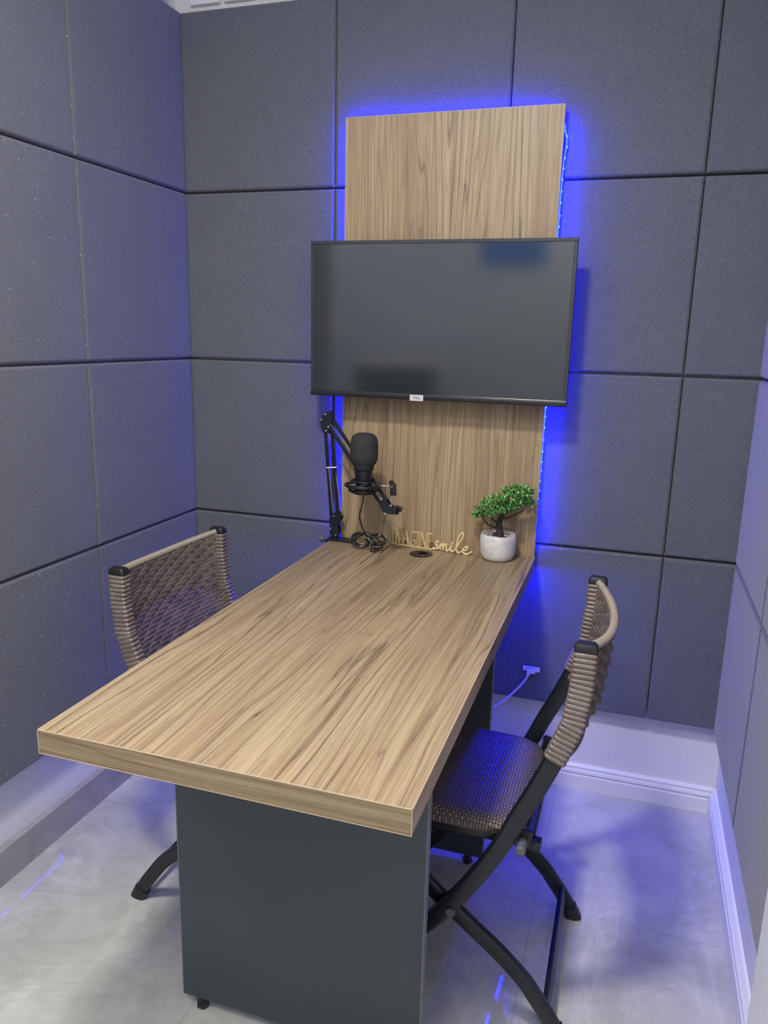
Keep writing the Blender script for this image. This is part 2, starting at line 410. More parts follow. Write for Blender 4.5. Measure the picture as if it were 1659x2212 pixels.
# things seen only as reflections in the screen
b = NB(); box(b, .42, .81, YR+.001, YR+.02, 1.80, 1.97); struct('window_1', b, SKYW)
b = NB(); box(b, -.55, -.47, YR+.0, YR+.012, 1.34, 1.46); tag(obj('switch_plate', b, WPLAST, bevel=.003), 'white switch plate reflected at the left of the dark screen', 'switch')
t = thing('storage_cabinet', 'dark cabinet with a pale top, reflected at the bottom of the screen', 'cabinet', (.0, -2.45, 0), R(-28))
b = NB(); box(b, -.22, .22, -.16, .16, 0, 1.20); obj('body', b, GRAPH, t, bevel=.004)
b = NB(); box(b, -.23, .23, -.17, .17, 1.20, 1.225); obj('top', b, WHITE_TRIM, t, bevel=.003)

# ------------------------------------------------------------------ desk
T0, T1, ZT, TH, YF, YBK = .5229, 1.1367, .7559, .041, -1.3328, -.0405
HX, HY, HR = .822, -.139, .0235
desk = thing('desk', 'long walnut laminate desk with charcoal end panels standing against the wall', 'desk', (.83, -.69, 0))
def P_(bm):
    for v in bm.verts: v.co -= Vector((.83, -.69, 0))
    return bm
bm = NB()
cu = [(HX+HR*math.cos(2*math.pi*i/36), HY+HR*math.sin(2*math.pi*i/36)) for i in range(36)]
def slab_face(z, mi):
    e = []
    o = [bm.verts.new((x, y, z)) for x, y in ((T0, YF), (T1, YF), (T1, YBK), (T0, YBK))]
    i_ = [bm.verts.new((x, y, z)) for x, y in cu]
    e += [bm.edges.new((o[k], o[(k+1) % 4])) for k in range(4)]
    e += [bm.edges.new((i_[k], i_[(k+1) % 36])) for k in range(36)]
    bmesh.ops.triangle_fill(bm, edges=e, use_beauty=True)
    return o, i_
o1, i1 = slab_face(ZT, 0); o2, i2 = slab_face(ZT-TH, 0)
for k in range(4): f = bm.faces.new((o1[k], o1[(k+1) % 4], o2[(k+1) % 4], o2[k])); f.material_index = 1 if k == 0 else 0
for k in range(36): f = bm.faces.new((i1[k], i1[(k+1) % 36], i2[(k+1) % 36], i2[k])); f.material_index = 2
obj('desktop', P_(bm), [WOOD_TOP, WOOD_EDGE, mat('raw_chipboard', (.5, .42, .32), .8)], desk)
e_ = .0009
bm = NB()   # pale edge banding line round the top rim
box(bm, T0-.0004, T1+.0004, YF-.0004, YF+e_, ZT-.0012, ZT+.0003)
box(bm, T0-.0004, T0+e_, YF, YBK, ZT-.0012, ZT+.0003); box(bm, T1-e_, T1+.0004, YF, YBK, ZT-.0012, ZT+.0003)
box(bm, T1-.0008, T1+.0004, YF-.0004, YF+.0008, ZT-TH, ZT); box(bm, T0-.0004, T0+.0008, YF-.0004, YF+.0008, ZT-TH, ZT)
box(bm, T0, T1, YF-.0003, YF+.001, ZT-TH-.0002, ZT-TH+.001)
obj('edge_banding', P_(bm), EDGE, desk)['label'] = 'thin pale line of edge banding'
for (ya, yb) in ((-1.065, -1.045), (-.435, -.415)):
    bm = NB(); box(bm, .590, 1.0945, ya, yb, .028, ZT-TH); o = obj('end_panel', P_(bm), GRAPH, desk)
    for ea in (1.0945, .588):
        bm = NB(); box(bm, ea, ea+.002, ya, yb, .028, ZT-TH); obj('edge_banding', P_(bm), GRAPH_EDGE, o)
    for fx in (.628, 1.055):
        bm = NB(); lathe(bm, [(0, 0), (.011, 0), (.0135, .004), (.0135, .012), (.0095, .017), (.0095, .0285), (0, .0285)], 6, (fx, (ya+yb)/2, 0)); obj('levelling_foot', P_(bm), BLACK_PLASTIC, o)
bm = NB(); box(bm, .80, .818, -1.045, -.435, .40, ZT-TH); obj('beam', P_(bm), GRAPH, desk)
# cable grommet set in the desktop
t = thing('cable_grommet', 'round black cable grommet set in the desktop near the gold words', 'grommet', (HX, HY, ZT))
bm = NB()
lathe(bm, [(.0225, -.005), (.0335, 0), (.0335, .0012), (.0315, .0026), (.0185, .0026), (.0185, .0005), (.0195, -.005), (.0225, -.005)], 48)
obj('ring', bm, BLACK_PLASTIC, t, smooth=True)
bm = NB()   # crescent lid covering the left part of the opening
pts = []
for i in range(25):
    a = R(62+236*i/24); pts.append((.0186*math.cos(a), .0186*math.sin(a)))
for i in range(13):
    a = R(298-62*0); s = i/12
    a2 = R(-100+ -160*s); pts.append((.006+.0165*math.cos(R(255-150*s)), .0165*math.sin(R(255-150*s))))
lo = [bm.verts.new((x, y, .0005)) for x, y in pts]; hi = [bm.verts.new((x, y, .0022)) for x, y in pts]
bm.faces.new(hi); bm.faces.new(lo[::-1])
for j in range(len(pts)): k = (j+1) % len(pts); bm.faces.new((lo[j], lo[k], hi[k], hi[j]))
obj('lid', bm, BLACK_PLASTIC, t)

# ------------------------------------------------------------------ backboard, LED, TV
PL, PR, PT, PB = .5364, 1.1333, 1.957, .7152
t = thing('wall_backboard', 'tall walnut laminate board fixed upright on the wall behind the screen', 'backboard', (.835, 0, PB))
def sub(bm, c):
    for v in bm.verts: v.co -= Vector(c)
    return bm
bm = NB(); box(bm, PL, PR, -.040, -.025, PB, PT); obj('board', sub(bm, (.835, 0, PB)), WOOD_PANEL, t)
bm = NB()
box(bm, PR-.0008, PR+.0004, -.0402, -.025, PB, PT); box(bm, PL-.0004, PL+.0008, -.0402, -.025, PB, PT); box(bm, PL, PR, -.0402, -.025, PT-.0008, PT+.0004)
obj('edge_banding', sub(bm, (.835, 0, PB)), EDGE, t)
bm = NB()
box(bm, PL+.012, PL+.04, -.025, 0, PB, PT-.02); box(bm, PR-.04, PR-.012, -.025, 0, PB, PT-.02); box(bm, PL+.04, PR-.04, -.025, 0, PT-.05, PT-.02)
obj('spacer_frame', sub(bm, (.835, 0, PB)), GRAPH, t)

CB = Vector((.835, 0, PB))
def led_path(step=.0125):
    pts = [(PL+.008, .745), (PL+.008, 1.0), (PL+.008, 1.5), (PL+.008, 1.90), (PL+.03, PT-.012), (PL+.08, PT-.010),
           (.83, PT-.012), (PR-.06, PT-.014), (PR-.012, PT-.03), (PR+.002, 1.895), (PR+.007, 1.87), (PR+.003, 1.83), (PR+.001, 1.77), (PR, 1.6), (PR, 1.3), (PR-.001, 1.05), (PR-.004, .90), (PR-.006, .768)]
    S = spline([Vector((a, 0, c)) for a, c in pts], 40)
    out = [S[0]]; acc = 0
    for a, c in zip(S, S[1:]):
        acc += (c-a).length
        if acc >= step: out.append(c); acc = 0
    return out
LP = led_path(); YL = -.0125
FR = []   # (point, facing, across) : the tape leans toward the wall along the sides and top, faces down along the bottom
for i, p in enumerate(LP):
    T = LP[min(i+1, len(LP)-1)]-LP[max(i-1, 0)]; T.normalize(); n = Vector((-T.z, 0, T.x))
    down = 0
    k_ = .72 if p.x > .9 and p.z < 1.9 else .28
    f = (n*k_+Vector((0, 1-k_, 0))).normalized()
    FR.append((Vector((p.x, YL, p.z))-CB, f, T.cross(f).normalized()))
def tape(name, FR, parent, m=None):
    bm = NB(); prev = None
    for p, f, a in FR:
        ring = [bm.verts.new(v) for v in (p-a*.004, p+a*.004, p+a*.004+f*.0012, p-a*.004+f*.0012)]
        if prev:
            for j in range(4): bm.faces.new((prev[j], prev[(j+1) % 4], ring[(j+1) % 4], ring[j]))
        else: bm.faces.new(ring[::-1])
        prev = ring
    bm.faces.new(prev); return obj(name, bm, m or LED_T, parent)
dm = bpy.data.meshes.new('diode'); bm = NB(); box(bm, -.0024, .0024, -.0024, .0024, 0, .0016); bm.to_mesh(dm); bm.free(); dm.materials.append(LED_D)
def diodes(FR, led, single):
    idx = list(range(1, len(FR)-1, 2)); idx.reverse(); rest = NB(); extra = 0
    for j, i in enumerate(idx):
        p, f, a = FR[i]
        rot = Matrix((a.cross(f), a, f)).transposed().to_4x4(); rot.translation = p+f*.0012
        if j < single: o = bpy.data.objects.new('diode', dm); link(o, led); o.matrix_local = rot
        else:
            for v in box(rest, -.0024, .0024, -.0024, .0024, 0, .0016): v.co = rot @ v.co
            extra += 1
    if extra: o = obj('diode_row', rest, LED_D, led); o['kind'] = 'stuff'
led = tape('light_strip', FR, t); led['label'] = 'glowing blue light strip round the board'
diodes(FR, led, 100)
# more strip under the desktop: along its right and its left side
def resample(S, step=.0125):
    out = [S[0]]; acc = 0
    for a, c in zip(S, S[1:]):
        acc += (c-a).length
        if acc >= step: out.append(c); acc = 0
    return out
UZ = ZT-TH-.0002
DC = Vector((.83, -.69, 0))
for side, P in (('right', [(1.102, -.395, UZ), (1.104, -.30, UZ), (1.106, -.22, UZ), (1.114, -.15, UZ), (1.121, -.075, UZ), (1.123, -.012, UZ)]),
                ('left', [(.632, -.006, UZ), (.606, -.014, UZ), (.592, -.045, UZ), (.589, -.11, UZ), (.588, -.20, UZ), (.586, -.395, UZ)])):
    SP = resample(spline(P, 40)); FR = []
    for i, p in enumerate(SP):
        T = SP[min(i+1, len(SP)-1)]-SP[max(i-1, 0)]; T.normalize(); f = Vector((0, 0, -1)); FR.append((p-DC, f, T.cross(f).normalized()))
    led2 = tape('light_strip', FR, desk, LED_U); led2['label'] = 'blue light strip under the %s edge of the desktop' % side
    diodes(FR, led2, 50)

tv = thing('television', 'black flat screen television mounted on the walnut board', 'television', (.8332, -.04, 1.4))
tx0, tx1, tz0, tz1, ty = .4679, 1.1986, 1.1975, 1.6235, -.124
cT = (.8332, -.04, 1.4)
bm = NB()
def frame(bm, x0, x1, z0, z1, w, y0, y1, wb=None):
    wb = w if wb is None else wb
    box(bm, x0, x1, y0, y1, z1-w, z1); box(bm, x0, x1, y0, y1, z0, z0+wb); box(bm, x0, x0+w, y0, y1, z0+wb, z1-w); box(bm, x1-w, x1, y0, y1, z0+wb, z1-w)
frame(bm, tx0, tx1, tz0, tz1, .0095, ty, ty+.022, .016)
obj('bezel', sub(bm, cT), BLACK_GLOSS, tv, bevel=.0012)
bm = NB(); sweep(bm, [(tx0+.001, ty-.0005, tz0+.007), (tx1-.001, ty-.0005, tz0+.007)], rrect(.0072, .003, .0025), ref=(0, 1, 0)); obj('lower_trim', sub(bm, cT), BLACK_PLASTIC, tv, smooth=True)
bm = NB(); box(bm, tx0+.0095, tx1-.0095, ty+.0022, ty+.012, tz0+.016, tz1-.0095); obj('screen', sub(bm, cT), SCREEN, tv)
bm = NB(); box(bm, tx0+.004, tx1-.004, ty+.022, ty+.030, tz0+.004, tz1-.004); box(bm, tx0+.07, tx1-.07, ty+.03, -.052, tz0+.02, tz1-.12); obj('rear_shell', sub(bm, cT), BLACK_PLASTIC, tv, bevel=.004)
bm = NB(); box(bm, .73, .93, -.052, -.040, 1.30, 1.50); obj('wall_bracket', sub(bm, cT), BLACK_METAL, tv)
bx = .7895
bm = NB(); box(bm, bx-.0195, bx+.0195, ty-.0048, ty-.0012, tz0-.003, tz0+.0135); bd = obj('badge', sub(bm, cT), SILVER, tv, bevel=.0008); bd['label'] = 'small silver badge with dark letters'
fc = bpy.data.curves.new('badge_text', 'FONT'); fc.body = 'TCL'; fc.size = .0088; fc.align_x = 'CENTER'; fc.align_y = 'CENTER'; fc.extrude = .0003; fc.offset = .00022; fc.space_character = 1.15
to = bpy.data.objects.new('badge_text', fc); C.objects.link(to)
bpy.context.view_layer.update()
me = bpy.data.meshes.new_from_object(to.evaluated_get(bpy.context.evaluated_depsgraph_get())); bpy.data.objects.remove(to)
me.materials.clear(); me.materials.append(DARKTXT)
me.transform(Matrix.Translation(Vector((bx, ty-.0049, tz0+.0053))-Vector(cT)) @ Matrix.Rotation(R(90), 4, 'X') @ Matrix.Diagonal((1.18, 1, 1, 1)))
o = bpy.data.objects.new('lettering', me); link(o, bd)

# ------------------------------------------------------------------ chairs (local +x is the sitter's forward, origin on floor)
A_xz = [(-.129, .852), (-.128, .79), (-.119, .708), (-.093, .636), (-.065, .567), (-.033, .496), (-.002, .424), (.047, .337), (.099, .261), (.128, .223), (.185, .160), (.235, .100), (.265, .045), (.277, .006)]
B_xz = [(.262, .405), (.215, .362), (.170, .318), (.126, .278), (.079, .241), (.040, .210), (-.010, .171), (-.061, .124), (-.087, .091), (-.118, .047), (-.141, .006)]
def interp_x(z):
    for (xa, za), (xb, zb) in zip(A_xz, A_xz[1:]):
        if zb <= z <= za: return xb+(xa-xb)*(z-zb)/(za-zb)
    return A_xz[0][0]
def make_chair(label, loc, rz):
    t = thing('folding_chair', label, 'chair', loc, rz, 'brown rattan folding chairs beside the desk')
    HA, HB = .200, .178
    ZTOP, ZBOT = .846, .628
    def stile_rear(y, z): return Vector((interp_x(z), y, z))
    for s in (-1, 1):
        bm = NB(); pts = spline([(x, s*HA, z) for x, z in A_xz], 6)
        sweep(bm, pts, rrect(.0175, .0095, .006), ref=(0, 1, 0)); leg = obj('leg', bm, BLACK_METAL, t, smooth=True)
        leg['label'] = 'black leg that rises into the back upright'
        bm = NB(); sweep(bm, [(.268, s*HA, .034), (.276, s*HA, .012), (.278, s*HA, 0)], rrect(.0195, .0115, .006)); obj('foot_cap', bm, BLACK_PLASTIC, leg, smooth=True)
        bm = NB(); pts = spline([(x, s*HB, z) for x, z in B_xz], 6)
        sweep(bm, pts, rrect(.0165, .0095, .006), ref=(0, 1, 0)); leg2 = obj('leg', bm, BLACK_METAL, t, smooth=True)
        bm = NB(); sweep(bm, [(-.128, s*HB, .03), (-.139, s*HB, .010), (-.143, s*HB, 0)], rrect(.0185, .0115, .006)); obj('foot_cap', bm, BLACK_PLASTIC, leg2, smooth=True)
        # crossing bolt
        bm = NB(); cyl(bm, (.085, s*(HB-.012), .262), (.085, s*(HA+.013), .262), .009); obj('pivot_bolt', bm, GREYKNOB, leg, smooth=True)
        # end cap on top of the upright
        bm = NB(); sweep(bm, [(-.129, s*(HA+.001), .846), (-.129, s*(HA+.001), .855), (-.129, s*(HA+.001), .861)], rrect(.0205, .0130, .005), scales=[1, 1, .78]); obj('end_cap', bm, BLACK_PLASTIC, leg, smooth=True)
        # rattan wound round the upright
        bm = NB(); n = int((ZTOP-ZBOT)/.0095); pts = []; sc_ = []
        for k in range(n*6+1):
            z = ZTOP-(ZTOP-ZBOT)*k/(n*6); ph = (k % 6)/6; pts.append((interp_x(z), s*(HA+.001), z)); q = abs(math.sin(math.pi*ph)); sc_.append(.80+.20*q**.5)
        sweep(bm, pts, rrect(.0215, .0145, .007, 4), ref=(0, 1, 0), scales=sc_); obj('wound_edge', bm, RATTAN, leg, smooth=True, autosmooth=False)
    # curved woven back
    bk = thing_part('backrest', t)
    bul = .040
    def surf(u, z, off=0):    # u -1..1
        y = u*(HA-.006); x = interp_x(z)-bul*(1-abs(u)**2.2)
        dx = bul*2.2*abs(u)**1.2*(1 if u > 0 else -1)/(HA)
        nrm = Vector((1, -dx, 0)).normalized()
        zz = z-.016*(1-u*u)
        return Vector((x, y, zz))+nrm*off
    rows = 24; pitch = .0094; nst = 20
    bm = NB()
    for r_ in range(rows):
        z = .838-pitch*r_
        pts = []; K = 160
        for k in range(K+1):
            q = (k/K)*nst; ds = abs(((q+r_+1.5) % 3)-1.5)      # distance to the stake this strand dips behind
            o_ = .0030-(.0072*.5*(1+math.cos(math.pi*ds/.55)) if ds < .55 else 0)
            pts.append(surf(-1+2*k/K, z, o_))
        sweep(bm, pts, rrect(.0050, .0018, .0014, 2), ref=(1, 0, 0), fixed=True)
    o = obj('woven_strands', bm, RATTAN, bk, smooth=True)
    bm = NB()
    for k in range(1, nst):
        pts = [surf(-1+2*k/nst, .842-.224*j/36, .0) for j in range(37)]
        sweep(bm, pts, circ(8, .0034, .0022), ref=(1, 0, 0), fixed=True)
    obj('upright_stakes', bm, RATTAN, bk, smooth=True)
    # wound top and bottom rails
    for z, nm in ((.850, 'top_rail'), (.617, 'bottom_rail')):
        bm = NB(); pts = []; sc_ = []; K = 48*6
        for k in range(K+1):
            pts.append(surf(-1+2*k/K, z, -.002)); sc_.append(.66+.34*abs(math.sin(math.pi*(k % 6)/6))**.6)
        sweep(bm, pts, circ(12, .0085), ref=(1, 0, 0), scales=sc_); obj(nm, bm, RATTAN_L if nm == 'top_rail' else RATTAN, bk, smooth=True, autosmooth=False)
    # seat cushion: slightly domed slab with rounded plan
    bm = NB(); xs0, xs1, hw = -.047, .33, .184; N = 44; Mx = 44
    def inset(px, py):   # superellipse-like plan rounding
        return px, py
    top = []
    for i in range(N+1):
        row = []
        for j in range(Mx+1):
            a = -1+2*i/N; c = -1+2*j/Mx
            # map the square to a rounded square
            e = 7.0; m_ = max(abs(a), abs(c)); l_ = (abs(a)**e+abs(c)**e)**(1/e)
            f_ = m_/l_ if l_ > 0 else 1
            px = (xs0+xs1)/2+(xs1-xs0)/2*a*f_; py = hw*c*f_
            edge = max(abs(a), abs(c)); z = .467-.0028*(a*a+c*c)-.014*max(0, (edge-.86)/.14)**2.2
            row.append(bm.verts.new((px, py, z)))
        top.append(row)
    for i in range(N):
        for j in range(Mx): bm.faces.new((top[i][j], top[i+1][j], top[i+1][j+1], top[i][j+1]))
    border = [top[i][0] for i in range(N+1)]+[top[N][j] for j in range(1, Mx+1)]+[top[i][Mx] for i in range(N-1, -1, -1)]+[top[0][j] for j in range(Mx-1, 0, -1)]
    low = [bm.verts.new((v.co.x*.995, v.co.y*.99, .437)) for v in border]
    n = len(border)
    for j in range(n): bm.faces.new((border[j], border[(j+1) % n], low[(j+1) % n], low[j]))
    bm.faces.new(low)
    seat = obj('seat', bm, WEAVE, t, smooth=True)
    # steel frame below
    bm = NB()
    fr = [(xs0+.0, -.165), (xs1-.02, -.165), (xs1-.005, -.15), (xs1-.005, .15), (xs1-.02, .165), (xs0, .165), (xs0-.006, .15), (xs0-.006, -.15)]
    sweep(bm, spline([(x, y, .427) for x, y in fr], 4, True), rrect(.010, .010, .003), ref=(0, 0, 1), closed=True)
    obj('seat_frame', bm, BLACK_METAL, t, smooth=True)
    for s in (-1, 1):
        bm = NB(); sweep(bm, [(-.052, s*.186, .462), (-.046, s*.186, .428)], rrect(.011, .0035, .003)); obj('rear_bracket', bm, BLACK_METAL, t, smooth=True)
        bm = NB(); sweep(bm, [(.30, s*.166, .44), (.285, s*.166, .40), (.262, s*.166, .392)], rrect(.014, .003, .002)); obj('front_bracket', bm, BLACK_METAL, t, smooth=True)
    for s in (-1, 1):
        bm = NB(); cyl(bm, (-.043, s*.184, .438), (-.043, s*.219, .438), .0098, 20); cyl(bm, (-.043, s*.219, .438), (-.043, s*.2215, .438), .0098, 20, .007); obj('bolt_cap', bm, GREYKNOB, t, smooth=True)
    # cross bars
    bm = NB(); sweep(bm, [(-.112, -HB+.006, .070), (-.112, HB-.006, .070)], rrect(.0055, .0135, .002), ref=(1, 0, 3)); obj('crossbar', bm, BLACK_METAL, t, smooth=True)
    bm = NB(); sweep(bm, [(.235, -HA+.006, .108), (.235, HA-.006, .108)], rrect(.0055, .0125, .002), ref=(1, 0, -2)); obj('crossbar', bm, BLACK_METAL, t, smooth=True)
    bm = NB(); sweep(bm, [(.258, -HB, .398), (.258, HB, .398)], circ(10, .007)); obj('crossbar', bm, BLACK_METAL, t, smooth=True)
    return t
def thing_part(name, parent):
    o = bpy.data.objects.new(name, None); C.objects.link(o); o.parent = parent; o.empty_display_size = .03; return o
make_chair('brown rattan folding chair on the right of the desk, its woven seat in view', (1.2, -.715, 0), R(180))
make_chair('brown rattan folding chair on the left of the desk, only its back above the top', (.460, -.655, 0), R(-2.3))

# ------------------------------------------------------------------ microphone arm
t = thing('boom_stand', 'black scissor boom clamped on the left back corner of the desk', 'microphone stand', (.535, -.088, ZT))
O = Vector((.535, -.088, ZT))
def A(*p): return Vector(p)-O
bm = NB(); box(bm, -.018, .062, -.02, .02, .0005, .006); box(bm, -.024, -.014, -.02, .02, -.062, .006); box(bm, -.024, .02, -.014, .014, -.062, -.055)
obj('clamp', bm, BLACK_METAL, t, bevel=.0015)
bm = NB(); cyl(bm, (-.024, 0, .0), (-.036, 0, .0), .0045); cyl(bm, (-.036, 0, .0), (-.050, 0, .0), .0095, 14); obj('clamp_knob', bm, GREYKNOB, t, smooth=True)
bm = NB(); cyl(bm, (.0, 0, .006), (.0, 0, .02), .010); obj('post', bm, BLACK_METAL, t, smooth=True)
# lower gusset plates
E0 = A(.515, -.105, 1.128)
base = Vector((0, 0, .03))
def plate(bm, poly, o, ex, ez, en, th):
    a = [bm.verts.new(o+ex*x+ez*z+en*(th/2)) for x, z in poly]; c = [bm.verts.new(o+ex*x+ez*z-en*(th/2)) for x, z in poly]
    bm.faces.new(a); bm.faces.new(c[::-1])
    for j in range(len(poly)): k = (j+1) % len(poly); bm.faces.new((a[j], a[k], c[k], c[j]))
EX, EZ, EN = Vector((1, 0, 0)), Vector((0, 0, 1)), Vector((0, 1, 0))
bm = NB()
poly = [(-.014, -.018), (.011, -.018), (.015, -.008), (.012, .02), (.022, .037), (.018, .052), (.004, .058), (-.016, .036), (-.014, .01)]
for s in (-.011, .011): plate(bm, poly, Vector((0, s, .034)), EX, EZ, EN, .002)
obj('lower_joint', bm, BLACK_METAL, t)
d1 = (E0-Vector((0, 0, .07))).normalized()
bm = NB()
side = Vector((1, 0, 0)); side = (side-d1*side.dot(d1)).normalized()
for s in (-.0105, .0105):
    sweep(bm, [Vector((0, 0, .045))+side*s, E0+side*s-d1*.012], rrect(.0042, .0055, .0008, 1), ref=(0, 1, 0))
obj('lower_arm', bm, BLACK_METAL, t)
def spring(bm, p, q, r=.0028, turns=60, w=.0006):
    p, q = Vector(p), Vector(q); T = (q-p).normalized(); b_ = Vector((0, 1, 0)); b_ = (b_-T*b_.dot(T)).normalized(); a_ = b_.cross(T)
    pts = [p+(q-p)*(k/(turns*6))+(a_*math.cos(k*math.pi/3)+b_*math.sin(k*math.pi/3))*r for k in range(turns*6+1)]
    sweep(bm, pts, circ(4, w), ref=(0, 1, 0))
mid = Vector((0, 0, .06)).lerp(E0, .5)
bm = NB(); cyl(bm, Vector((-.003, -.010, .085)), mid+Vector((-.006, -.010, .008)), .0010, 6); cyl(bm, Vector((.022, -.004, .078)), mid+Vector((.012, -.004, .008)), .0010, 6)
cyl(bm, mid+Vector((-.012, -.011, .01)), mid+Vector((.016, -.004, .012)), .0022, 8)
obj('tension_rod', bm, CHROME, t, smooth=True)
# elbow
bm = NB()
poly = [(-.020, -.004), (-.006, .020), (.012, .022), (.018, .010), (.014, -.020), (.002, -.046), (-.014, -.040)]
for s in (-.011, .011): plate(bm, poly, E0+EN*s, EX, EZ, EN, .002)
obj('elbow_joint', bm, BLACK_METAL, t)
TIP = A(.738, -.200, .897)
d2 = (TIP-E0).normalized(); s2 = Vector((0, 1, 0)).cross(d2).normalized()
bm = NB()
for s in (-.0105, .0105): sweep(bm, [E0+s2*s+d2*.002, TIP+s2*s-d2*.02], rrect(.0042, .0055, .0008, 1), ref=(0, 1, 0))
obj('upper_arm', bm, BLACK_METAL, t)
bm = NB(); spring(bm, E0+s2*(-.0)+d2*.02+Vector((0, -.01, 0)), E0.lerp(TIP, .52)+Vector((0, -.01, 0))); cyl(bm, E0.lerp(TIP, .5)+Vector((0, -.01, 0)), TIP-d2*.03+Vector((0, -.01, 0)), .0009, 6)
obj('spring', bm, CHROME, t, smooth=True)
bm = NB()
poly = [(-.030, -.012), (-.030, .012), (-.005, .012), (.024, .020), (.030, .010), (.014, -.008), (.002, -.016)]
n2 = d2.cross(s2).normalized()
for s in (-.009, .009): plate(bm, poly, TIP+n2*s, d2, -s2 if s2.z < 0 else s2, n2, .002)
obj('tip_joint', bm, BLACK_METAL, t)
for p in (E0+Vector((-.015, -.013, -.002)), E0+Vector((-.002, -.013, .014)), E0+Vector((.008, -.013, -.022)), E0+Vector((.0, -.013, -.034)), Vector((-.010, -.013, .038)), Vector((.006, -.013, .020)), Vector((.0, -.013, .078)),
          TIP-d2*.026+Vector((0, -.013, .008)), TIP+Vector((-.004, -.014, -.012)), TIP+Vector((.012, -.013, .012))):
    bm = NB(); cyl(bm, p, p+Vector((0, -.004, 0)), .0030, 10); cyl(bm, p+Vector((0, -.004, 0)), p+Vector((0, -.0055, 0)), .0019, 10); obj('screw', bm, CHROME, t, smooth=True)
bm = NB(); K0 = A(.762, -.200, .904); cyl(bm, K0-Vector((.010, 0, -.004)), K0, .0035); sweep(bm, [K0, K0+Vector((.006, 0, -.003)), K0+Vector((.016, 0, -.008))], rrect(.008, .004, .003), scales=[.5, .9, 1]); obj('tip_knob', bm, BLACK_PLASTIC, t, smooth=True)

# shock mount hanging the microphone
MC = Vector((.663, -.200, .954))
t = thing('shock_mount', 'black ring shock mount holding the microphone at the end of the arm', 'shock mount', tuple(MC))
bm = NB(); torus(bm, (0, 0, .004), .050, .0045, rz=1.0); obj('outer_ring', bm, BLACK_PLASTIC, t, smooth=True)
bm = NB(); torus(bm, (0, 0, -.010), .040, .0038); torus(bm, (0, 0, .016), .034, .0028); torus(bm, (0, 0, -.0165), .030, .003); obj('cage_ring', bm, BLACK_PLASTIC, t, smooth=True)
bm = NB()
for k in range(4):
    a = R(45+90*k); cyl(bm, (.047*math.cos(a), .047*math.sin(a), .004), (.040*math.cos(a), .040*math.sin(a), -.012), .0028, 8)
obj('strut', bm, BLACK_PLASTIC, t, smooth=True)
bm = NB()
for k in range(8):
    a, c = R(45*k), R(45*k+45); r0, z0, r1, z1 = (.049, .006, .035, .016) if k % 2 == 0 else (.035, .016, .049, .006)
    cyl(bm, (r0*math.cos(a), r0*math.sin(a), z0), (r1*math.cos(c), r1*math.sin(c), z1), .0011, 6)
    r0, z0, r1, z1 = (.049, .004, .041, -.012) if k % 2 == 0 else (.041, -.012, .049, .004)
    cyl(bm, (r0*math.cos(a), r0*math.sin(a), z0), (r1*math.cos(c), r1*math.sin(c), z1), .0011, 6)
obj('elastic_cord', bm, GREYKNOB, t, smooth=True)
bm = NB()
p, q = Vector((.050, 0, .006)), Vector((.078, 0, .007)); pts = []; sc_ = []
for k in range(31): pts.append(p.lerp(q, k/30)); sc_.append(1 if k % 3 else .8)
sweep(bm, pts, circ(10, .0032), ref=(0, 1, 0), scales=sc_); obj('threaded_rod', bm, CHROME, t, smooth=True)
bm = NB(); sweep(bm, [(.086, 0, .016), (.087, 0, .008), (.089, 0, -.018)], rrect(.0085, .007, .004), ref=(0, 1, 0), scales=[.8, 1, 1]); cyl(bm, (.082, -.004, .018), (.082, .006, .018), .006); obj('swivel_block', bm, BLACK_PLASTIC, t, smooth=True)
bm = NB(); cyl(bm, (.086, -.007, .007), (.086, -.0095, .007), .0036, 16); obj('swivel_screw', bm, CHROME, t, smooth=True)
bm = NB(); cyl(bm, (.091, 0, -.018), (.093, 0, -.060), .0022, 12); cyl(bm, (.0922, 0, -.040), (.093, 0, -.062), .0033, 12); obj('mounting_pin', bm, CHROME, t, smooth=True)

t = thing('microphone', 'black condenser microphone with a rounded foam windscreen', 'microphone', tuple(MC))
bm = NB(); lathe(bm, [(0, -.018), (.012, -.018), (.0205, -.014), (.0225, -.008), (.0250, 0), (.0250, .058), (.0, .058)], 40); obj('body', bm, BLACK_METAL, t, smooth=True)
bm = NB()
pr = [(.0275, .048), (.028, .058), (.0305, .063), (.035, .069), (.0378, .077), (.0390, .088), (.0394, .102), (.0390, .118), (.0376, .131), (.034, .141), (.028, .147), (.019, .1505), (.009, .1515), (0, .1515)]
lathe(bm, [(0, .046)]+pr, 48); obj('windscreen', bm, SPONGE, t, smooth=True, autosmooth=False)
